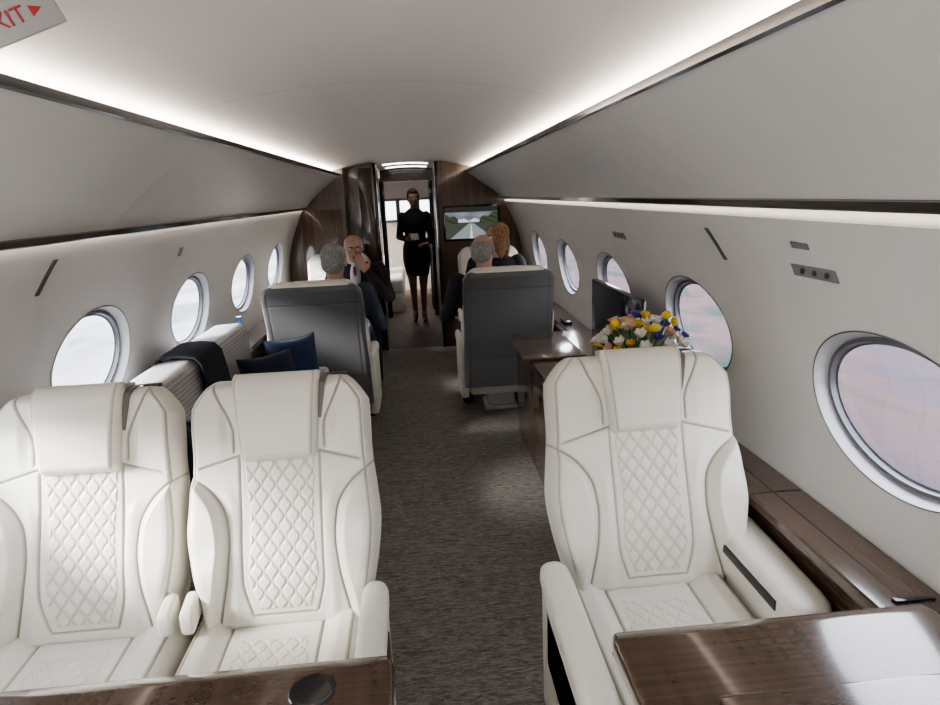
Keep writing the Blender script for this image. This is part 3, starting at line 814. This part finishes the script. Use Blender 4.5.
for i in range(60):
    a=random.uniform(0,6.28); L=random.uniform(.12,.21); el=random.uniform(.1,1.2)
    d=Vector((math.cos(a)*math.cos(el),math.sin(a)*math.cos(el),math.sin(el))); sd=d.cross(Vector((0,0,1))).normalized()
    V=[];F=[]
    for j in range(7):
        t=j/6; c=d*L*t+Vector((0,0,-.05*t*t+.01)); w=.015*math.sin(math.pi*(.08+.9*t))
        V+= [c-sd*w,c+Vector((0,0,-.003)),c+sd*w]
    for j in range(6):
        F+=[(3*j,3*j+1,3*j+4,3*j+3),(3*j+1,3*j+2,3*j+5,3*j+4)]
    mesh_obj('leaf',V,F,M_leaf,bq)

# ---------------------------------------------------------------- exit sign
e=empty('exit_sign','pale grey hanging plate with red EXIT lettering and arrow','sign',(-.452,1.0,1.815))
e.rotation_euler=(math.radians(-4),math.radians(-24),math.radians(16)); e.scale=(.74,.74,.74)
box('plate',-.10,.080,-.004,.004,-.036,.036,M_sign,e,bev=.003)
box('hanger',-.02,.02,-.003,.003,.033,.070,M_chrome,e,bev=.001)
cu=bpy.data.curves.new('t','FONT'); cu.body='EXIT'; cu.size=.040; cu.extrude=.0008; cu.align_x='CENTER'; cu.align_y='CENTER'
to=bpy.data.objects.new('t',cu); link(to); dg=bpy.context.evaluated_depsgraph_get(); dg.update()
me=bpy.data.meshes.new_from_object(to.evaluated_get(dg)); bpy.data.objects.remove(to)
me.transform(Matrix.Rotation(math.radians(90),4,'X')); me.materials.clear(); me.materials.append(M_red)
o=bpy.data.objects.new('lettering',me); link(o,e); o.location=(-.016,-.0052,0)
mesh_obj('arrow',[(.034,-.0055,-.010),(.034,-.0055,.010),(.054,-.0055,0),(.034,-.0045,-.010),(.034,-.0045,.010),(.054,-.0045,0)],[(0,2,1),(3,4,5),(0,1,4,3),(1,2,5,4),(2,0,3,5)],M_red,e,smooth=False)

# ---------------------------------------------------------------- people
class Blob:
    def __init__(s): s.V=[]; s.F=[]
    def ell(s,c,r,R=None,n=16):
        R=R or Matrix.Identity(3); b=len(s.V); c=Vector(c)
        for j in range(1,n):
            th=math.pi*j/n
            for i in range(n): 
                ph=2*math.pi*i/n
                s.V.append(c+R@Vector((r[0]*math.sin(th)*math.cos(ph),r[1]*math.sin(th)*math.sin(ph),r[2]*math.cos(th))))
        for j in range(n-2):
            for i in range(n): s.F.append((b+j*n+i,b+j*n+(i+1)%n,b+(j+1)*n+(i+1)%n,b+(j+1)*n+i))
        s.F.append(tuple(b+i for i in range(n))[::-1]); s.F.append(tuple(b+(n-2)*n+i for i in range(n)))
    def cap(s,p0,p1,r0,r1,n=14):
        p0,p1=Vector(p0),Vector(p1); d=(p1-p0).normalized(); a=d.orthogonal().normalized(); c=d.cross(a); b=len(s.V); rings=[]
        for k in range(1,6): th=math.pi/2*(1-k/5); rings.append((p0-d*r0*math.sin(th),r0*math.cos(th)))
        for k in range(0,5): th=math.pi/2*k/5; rings.append((p1+d*r1*math.sin(th),r1*math.cos(th)))
        for (p,r) in rings:
            for i in range(n): an=2*math.pi*i/n; s.V.append(p+(a*math.cos(an)+c*math.sin(an))*r)
        for k in range(len(rings)-1):
            for i in range(n): s.F.append((b+k*n+i,b+k*n+(i+1)%n,b+(k+1)*n+(i+1)%n,b+(k+1)*n+i))
        s.F.append(tuple(b+i for i in range(n))[::-1]); s.F.append(tuple(b+(len(rings)-1)*n+i for i in range(n)))
    def torso(s,secs,n=24):
        b=len(s.V)
        for (x,y,z,rx,ry) in secs:
            for i in range(n): a=2*math.pi*i/n; s.V.append(Vector((x+rx*math.cos(a),y+ry*math.sin(a),z)))
        for k in range(len(secs)-1):
            for i in range(n): s.F.append((b+k*n+i,b+k*n+(i+1)%n,b+(k+1)*n+(i+1)%n,b+(k+1)*n+i))
        s.F.append(tuple(b+i for i in range(n))[::-1]); s.F.append(tuple(b+(len(secs)-1)*n+i for i in range(n)))
    def make(s,name,m,parent,vox=.007,sm=4):
        o=mesh_obj(name,s.V,s.F,m)
        r=o.modifiers.new('r','REMESH'); r.mode='VOXEL'; r.voxel_size=vox
        q=o.modifiers.new('q','SMOOTH'); q.iterations=sm; q.factor=.5
        dg=bpy.context.evaluated_depsgraph_get(); dg.update()
        me=bpy.data.meshes.new_from_object(o.evaluated_get(dg)); bpy.data.objects.remove(o)
        me.polygons.foreach_set('use_smooth',[True]*len(me.polygons)); me.materials.clear(); me.materials.append(m)
        ob=bpy.data.objects.new(name,me); return link(ob,parent)
def hand(B,wr,d,nrm,side,curl=.5,s=1.0):
    d=Vector(d).normalized(); nrm=Vector(nrm); nrm=(nrm-d*nrm.dot(d)).normalized(); sd=d.cross(nrm)*side
    wr=Vector(wr); R=Matrix((sd,d,nrm)).transposed()
    B.ell(wr+d*.045*s,(.040*s,.055*s,.016*s),R)
    for i,(o,L) in enumerate(((-.030,.062),(-.010,.075),(.011,.082),(.031,.072))):
        p=wr+d*.082*s+sd*o*s; dd=d.copy(); r=.0088*s
        for k in range(3):
            a=curl*(.35+.35*k); l=L*s*(.45,.32,.23)[k]
            dn=(dd*math.cos(a)+nrm*math.sin(a)).normalized(); q=p+dn*l; B.cap(p,q,r,r*.92,8)
            dd=dn; p=q; r*=.92
    p=wr+d*.02*s+sd*.030*s; q=p+(sd*.8+d*.7+nrm*.3).normalized()*.042*s; B.cap(p,q,.013*s,.0105*s,8)
    B.cap(q,q+(d*.9+sd*.25+nrm*.5).normalized()*.032*s,.0105*s,.009*s,8)
def head(B,c,R,s=1.0):
    f=lambda x,y,z: Vector(c)+R@Vector((x,y,z))*s
    E=lambda p,r: B.ell(f(*p),tuple(k*s for k in r),R)
    E((0,-.012,.030),(.074,.093,.086)); E((0,.012,-.035),(.060,.072,.078)); E((0,.050,-.088),(.028,.028,.022))
    E((0,.066,.028),(.052,.018,.016)); E((.036,.058,-.022),(.022,.018,.02)); E((-.036,.058,-.022),(.022,.018,.02))
    B.cap(f(0,.082,.012),f(0,.103,-.024),.008*s,.0135*s); E((.012,.093,-.027),(.008,.009,.007)); E((-.012,.093,-.027),(.008,.009,.007))
    E((.077,-.008,-.004),(.009,.020,.032)); E((-.077,-.008,-.004),(.009,.020,.032)); E((0,.078,-.056),(.024,.010,.010))
def face(parent,c,R,s=1.0,lip=True):
    for sx in (-1,1):
        p=Vector(c)+R@Vector((sx*.030,.071,.004))*s; o=ball('eye',M_eye,p,.0115*s,parent)
        p=Vector(c)+R@Vector((sx*.030,.081,.004))*s; ball('iris',M_iris,p,.0050*s,o).location=p-o.location
        b=Blob(); b.cap(Vector(c)+R@Vector((sx*.015,.083,.024))*s,Vector(c)+R@Vector((sx*.046,.074,.026))*s,.0042*s,.003*s,8); mesh_obj('eyebrow',b.V,b.F,M_haird,parent)
    b=Blob(); b.ell(Vector(c)+R@Vector((0,.087,-.056))*s,(.020*s,.006*s,.006*s),R); mesh_obj('mouth',b.V,b.F,M_lip,parent)
def hair_short(parent,c,R,m,s=1.0,bald=0):
    b=Blob(); f=lambda x,y,z: Vector(c)+R@Vector((x,y,z))*s
    b.ell(f(0,-.026,.040-bald*.03),(.080*s,.088*s,(.084-bald*.035)*s),R); b.ell(f(0,-.05,-.015),(.072*s,.056*s,.06*s),R)
    if not bald: b.ell(f(0,.025,.082),(.058*s,.05*s,.030*s),R)
    for sx in (-1,1): b.ell(f(sx*.066,.012,.03),(.014*s,.022*s,.03*s),R)
    b.make('hair',m,parent,.006,2)

def seated(label,loc,rz,skin,hair,hm,top_m,leg_m,headrot=(0,0,0),armL=None,armR=None,bald=0,long=False,lean=0,shirt=None,foot=(0,0),tall=0):
    e=empty('person',label,'person',loc,rz,'seated passengers')
    B=Blob(); J=Blob(); Tt=Blob()
    def body(b,g):
        b.torso([(0,0,.47,.10+g,.09+g),(0,0,.50,.165+g,.125+g),(0,0,.58,.165+g,.12+g),(0,-.01,.70,.148+g,.108+g),(0,-.02+lean*.3,.82,.165+g,.115+g),(0,-.03+lean*.6,.92,.178+g,.112+g),(0,-.035+lean,.985,.165+g,.09+g),(0,-.035+lean,1.025,.10+g*.6,.065+g*.6),(0,-.03+lean,1.045,.06,.055)])
    body(B,0); body(J,.014)
    sh=[(-.185,-.035+lean,.97),(.185,-.035+lean,.97)]
    aL=armL or ((-.26,.05,.73),(-.20,.28,.67),(0.1,1,0),(0,0,-1)); aR=armR or ((.26,.05,.73),(.20,.28,.67),(-.1,1,0),(0,0,-1))
    for s_,(el,wr,hd,pn),sd in ((sh[0],aL,-1),(sh[1],aR,1)):
        B.cap(s_,el,.050,.040); B.cap(el,wr,.040,.027); hand(B,wr,hd,pn,sd,.6)
        J.cap(s_,el,.066,.054); J.cap(el,Vector(el).lerp(Vector(wr),.93),.054,.040)
    for sx,ft in ((-1,foot[0]),(1,foot[1])):
        hip=(sx*.09,.02,.54); kn=(sx*.13,.45,.535); an=(sx*.13,.45+ft,.09)
        B.cap(hip,kn,.082,.058); B.cap(kn,an,.055,.036); B.cap(an,(sx*.135,.60+ft,.045),.036,.030)
        Tt.cap(hip,kn,.098,.074); Tt.cap(kn,(an[0],an[1],.11),.070,.056)
        F_=Blob(); F_.cap((sx*.13,.43+ft,.05),(sx*.14,.62+ft,.042),.044,.036); F_.torso([(sx*.13,.42+ft,0.0,.04,.045),(sx*.13,.42+ft,.06,.042,.045)]); F_.make('shoe',M_black,e,.008,3)
    Tt.torso([(0,0,.462,.15,.13),(0,0,.58,.182,.14),(0,-.005,.66,.172,.13)])
    hc=Vector((0,.015+lean*1.25,1.165+tall)); R=Euler(headrot).to_matrix()
    B.cap((0,-.03+lean,1.02),hc+Vector((0,-.01,-.06)),.056,.054); head(B,hc,R)
    B.make('body',skin,e,.0065,3); J.make('jacket',top_m,e,.009,4); Tt.make('trousers',leg_m,e,.009,4)
    C=Blob(); C.torso([(0,-.028+lean,1.015,.085,.075),(0,-.022+lean,1.06,.066,.066)]); C.make('collar',shirt or M_shirt,e,.006,2)
    if shirt is not None:
        S=Blob(); S.ell((0,.075+lean,.93),(.045,.030,.11)); S.make('shirt_front',M_shirt,e,.006,2)
        S=Blob(); S.cap((0,.108+lean,1.0),(0,.118,.84),.012,.020); S.make('tie',M_red,e,.005,2)
    face(e,hc,R)
    if long:
        b=Blob(); f=lambda x,y,z: hc+R@Vector((x,y,z))
        b.ell(f(0,-.026,.042),(.088,.095,.086),R); b.ell(f(0,-.070,-.06),(.080,.045,.135),R)
        for sx in (-1,1): b.ell(f(sx*.074,.000,-.05),(.020,.050,.125),R); b.ell(f(sx*.052,.036,.05),(.030,.036,.038),R)
        b.make('hair',hm,e,.007,5)
    else: hair_short(e,hc,R,hm,bald=bald)
    return e
seated('grey-haired man in blue-grey shirt seated with his back turned',(-.465,4.20,0),0,M_skin,None,M_hairg,M_shirtb,M_suit,headrot=(0,0,math.radians(-8)),foot=(-.08,-.08))
seated('older white-haired man in dark jacket and red tie, hand at chin',(-.455,5.55,0),math.pi,M_skin,None,M_hairw,M_suitr,M_suit,headrot=(math.radians(-6),0,math.radians(8)),
       armL=((-.27,.12,.74),(-.10,.20,.97),(.5,.1,1),(0.4,-1,.2)),bald=.25,lean=.05,shirt=M_shirt,foot=(-.02,-.06),tall=-.015)
seated('man with cropped grey hair in dark suit, seen from behind',(.525,4.40,0),0,M_skin,None,M_hairg,M_suit,M_suit,headrot=(0,0,math.radians(-25)),
       armL=((-.27,-.02,.74),(-.25,.22,.68),(0,1,0),(0,0,-1)),bald=.4,foot=(-.13,-.13))
seated('woman with long reddish blonde hair in dark dress, head turned aside',(.745,5.47,0),math.pi,M_skin,None,M_haira,M_suit,M_suit,headrot=(0,0,math.radians(-68)),long=True,tall=.02,foot=(-.12,-.12))

def standing(loc,rz):
    e=empty('person','woman in dark dress and heels standing in the doorway, holding papers','person',loc,rz)
    B=Blob(); D=Blob()
    def tor(b,g):
        b.torso([(0,0,.80,.12+g,.09+g),(0,0,.88,.155+g,.110+g),(0,0,.95,.150+g,.105+g),(0,0,1.06,.112+g,.085+g),(0,.01,1.16,.127+g,.10+g),(0,.01,1.24,.138+g,.105+g),(0,0,1.33,.140+g,.085+g),(0,-.005,1.385,.085+g*.5,.06+g*.5),(0,-.005,1.41,.05,.05)])
    tor(B,0); tor(D,.012)
    D.torso([(0,0,.58,.140,.10),(0,0,.66,.155,.115),(0,0,.77,.172,.13),(0,0,.88,.170,.128),(0,0,.95,.16,.115)])
    for sx in (-1,1):
        s_=(sx*.148,-.002,1.325)
        el=(sx*.198,-.03,1.06) if sx<0 else (sx*.200,-.02,1.07)
        wr=(sx*.10,.16,1.04) if sx>0 else (-.15,.12,.98)
        hd=(-sx*.8,.45,.15) if sx>0 else (.7,.5,.0)
        B.cap(s_,el,.040,.033); B.cap(el,wr,.033,.023); hand(B,wr,hd,(0,-.3,-1) if sx<0 else (0,-1,.2),sx,.7,.92)
        D.cap(s_,el,.048,.042); D.cap(el,Vector(el).lerp(Vector(wr),.85),.042,.034)
        hip=(sx*.085,0,.86); kn=(sx*.065,.03 if sx>0 else .005,.47); an=(sx*.055,.0 if sx<0 else -.02,.12); toe=(sx*.06,.10 if sx<0 else .08,.035)
        B.cap(hip,kn,.085,.050); B.cap(kn,an,.048,.030); B.ell(Vector(kn).lerp(Vector(an),.3)+Vector((0,-.015,0)),(.042,.045,.10)); B.cap(an,toe,.030,.022)
        S=Blob(); S.cap((an[0],an[1]-.01,.085),(toe[0],toe[1]+.03,.026),.036,.026); S.cap((an[0],an[1]-.025,.08),(an[0],an[1]-.03,.008),.014,.007); S.make('shoe',M_black,e,.006,2)
    hc=Vector((0,.015,1.525)); R=Euler((math.radians(-4),0,math.radians(6))).to_matrix()
    B.cap((0,0,1.37),hc+Vector((0,-.01,-.05)),.045,.045); head(B,hc,R,.95)
    B.make('body',M_skin2,e,.006,3); D.make('dress',M_suit,e,.008,4)
    face(e,hc,R,.95); hair_short(e,hc,R,M_haird,.97)
    b=Blob(); b.ell(hc+R@Vector((0,-.12,.05)),(.045,.04,.045)); b.make('hair_bun',M_haird,e,.006,2)
    return e
standing((.06,8.1,0),math.pi)
o=box('papers',-.050,.050,-.004,.004,-.045,.045,M_paper,bev=.001); o.location=(.05,7.87,1.075); o.rotation_euler=(math.radians(-35),0,math.radians(12)); top(o,'small folded white papers held at waist height','papers')

# ---------------------------------------------------------------- outside
g=plane('ground_outside',0,60,-60,80,-2.3,M_tarmac); top(g,'mottled airport tarmac outside the windows','ground'); g['kind']='structure'
g=plane('ground_outside',-60,0,-60,80,-2.3,M_conc); top(g,'pale concrete airport apron outside the windows','ground'); g['kind']='structure'
for sx in (-1,1):
    e=empty('hangar','long low pale airport hangar with dark doors across the apron','building',(sx*38,8,-2.3),0,'airport hangars')
    box('body',-6,6,-40,50,0,6,mat('hangar_wall_%d'%(sx+1),(.20,.19,.20),rough=.7),e,bev=.05)
    extr('roof',[(-6.3,6),(6.3,6),(0,8.2)],-40.5,50.5,mat('hangar_roof_%d'%(sx+1),(.12,.13,.16),rough=.6),e)
    for i in range(5): box('door',-sx*6.05-.05,-sx*6.05+.05,-34+i*17,-24+i*17,0,4.6,M_psu,e,bev=.02)

w=bpy.data.worlds.new('sky'); scene.world=w; w.use_nodes=True; nt=w.node_tree; bg=nt.nodes['Background']
tc=N(nt,'ShaderNodeTexCoord'); sp=N(nt,'ShaderNodeSeparateXYZ'); nt.links.new(tc.outputs['Generated'],sp.inputs[0])
r=N(nt,'ShaderNodeValToRGB'); e_=r.color_ramp.elements; e_[0].position=.0; e_[0].color=(.87,.865,.87,1); e_[1].position=.8; e_[1].color=(.76,.82,.92,1)
nt.links.new(sp.outputs['Z'],r.inputs['Fac']); nt.links.new(r.outputs['Color'],bg.inputs['Color']); bg.inputs['Strength'].default_value=8.5
sl=bpy.data.lights.new('sun','SUN'); sl.energy=14; sl.angle=math.radians(18); sl.color=(1,.97,.92)
so=bpy.data.objects.new('sun',sl); link(so); so.rotation_euler=Vector((1.0,.42,-.52)).to_track_quat('-Z','Y').to_euler()
al=bpy.data.lights.new('front_fill','AREA'); al.shape='RECTANGLE'; al.size=.75; al.size_y=1.5; al.energy=18; al.color=(1,.99,.97)  # added fill lamp behind the camera to brighten the cabin; no door opening here
ao=bpy.data.objects.new('front_fill',al); link(ao); ao.location=(-.80,-.85,1.15); ao.rotation_euler=Vector((.75,1.0,-.25)).to_track_quat('-Z','Y').to_euler()

# camera
ph,th,ro=math.radians(4.25),math.radians(13.98),math.radians(2.5)
Fv=Vector((math.sin(ph)*math.cos(th),math.cos(ph)*math.cos(th),-math.sin(th)))
Rv=Vector((math.cos(ph),-math.sin(ph),0)); Uv=Rv.cross(Fv)
R2=Rv*math.cos(ro)-Uv*math.sin(ro); U2=Rv*math.sin(ro)+Uv*math.cos(ro)
cam=bpy.data.cameras.new('camera'); cam.sensor_width=36; cam.sensor_fit='HORIZONTAL'; cam.lens=36*640/940; cam.clip_start=.05; cam.clip_end=300
co=bpy.data.objects.new('camera',cam); link(co)
Mx=Matrix((R2,U2,-Fv)).transposed().to_4x4(); Mx.translation=Vector((.075,0,1.56)); co.matrix_world=Mx
scene.camera=co
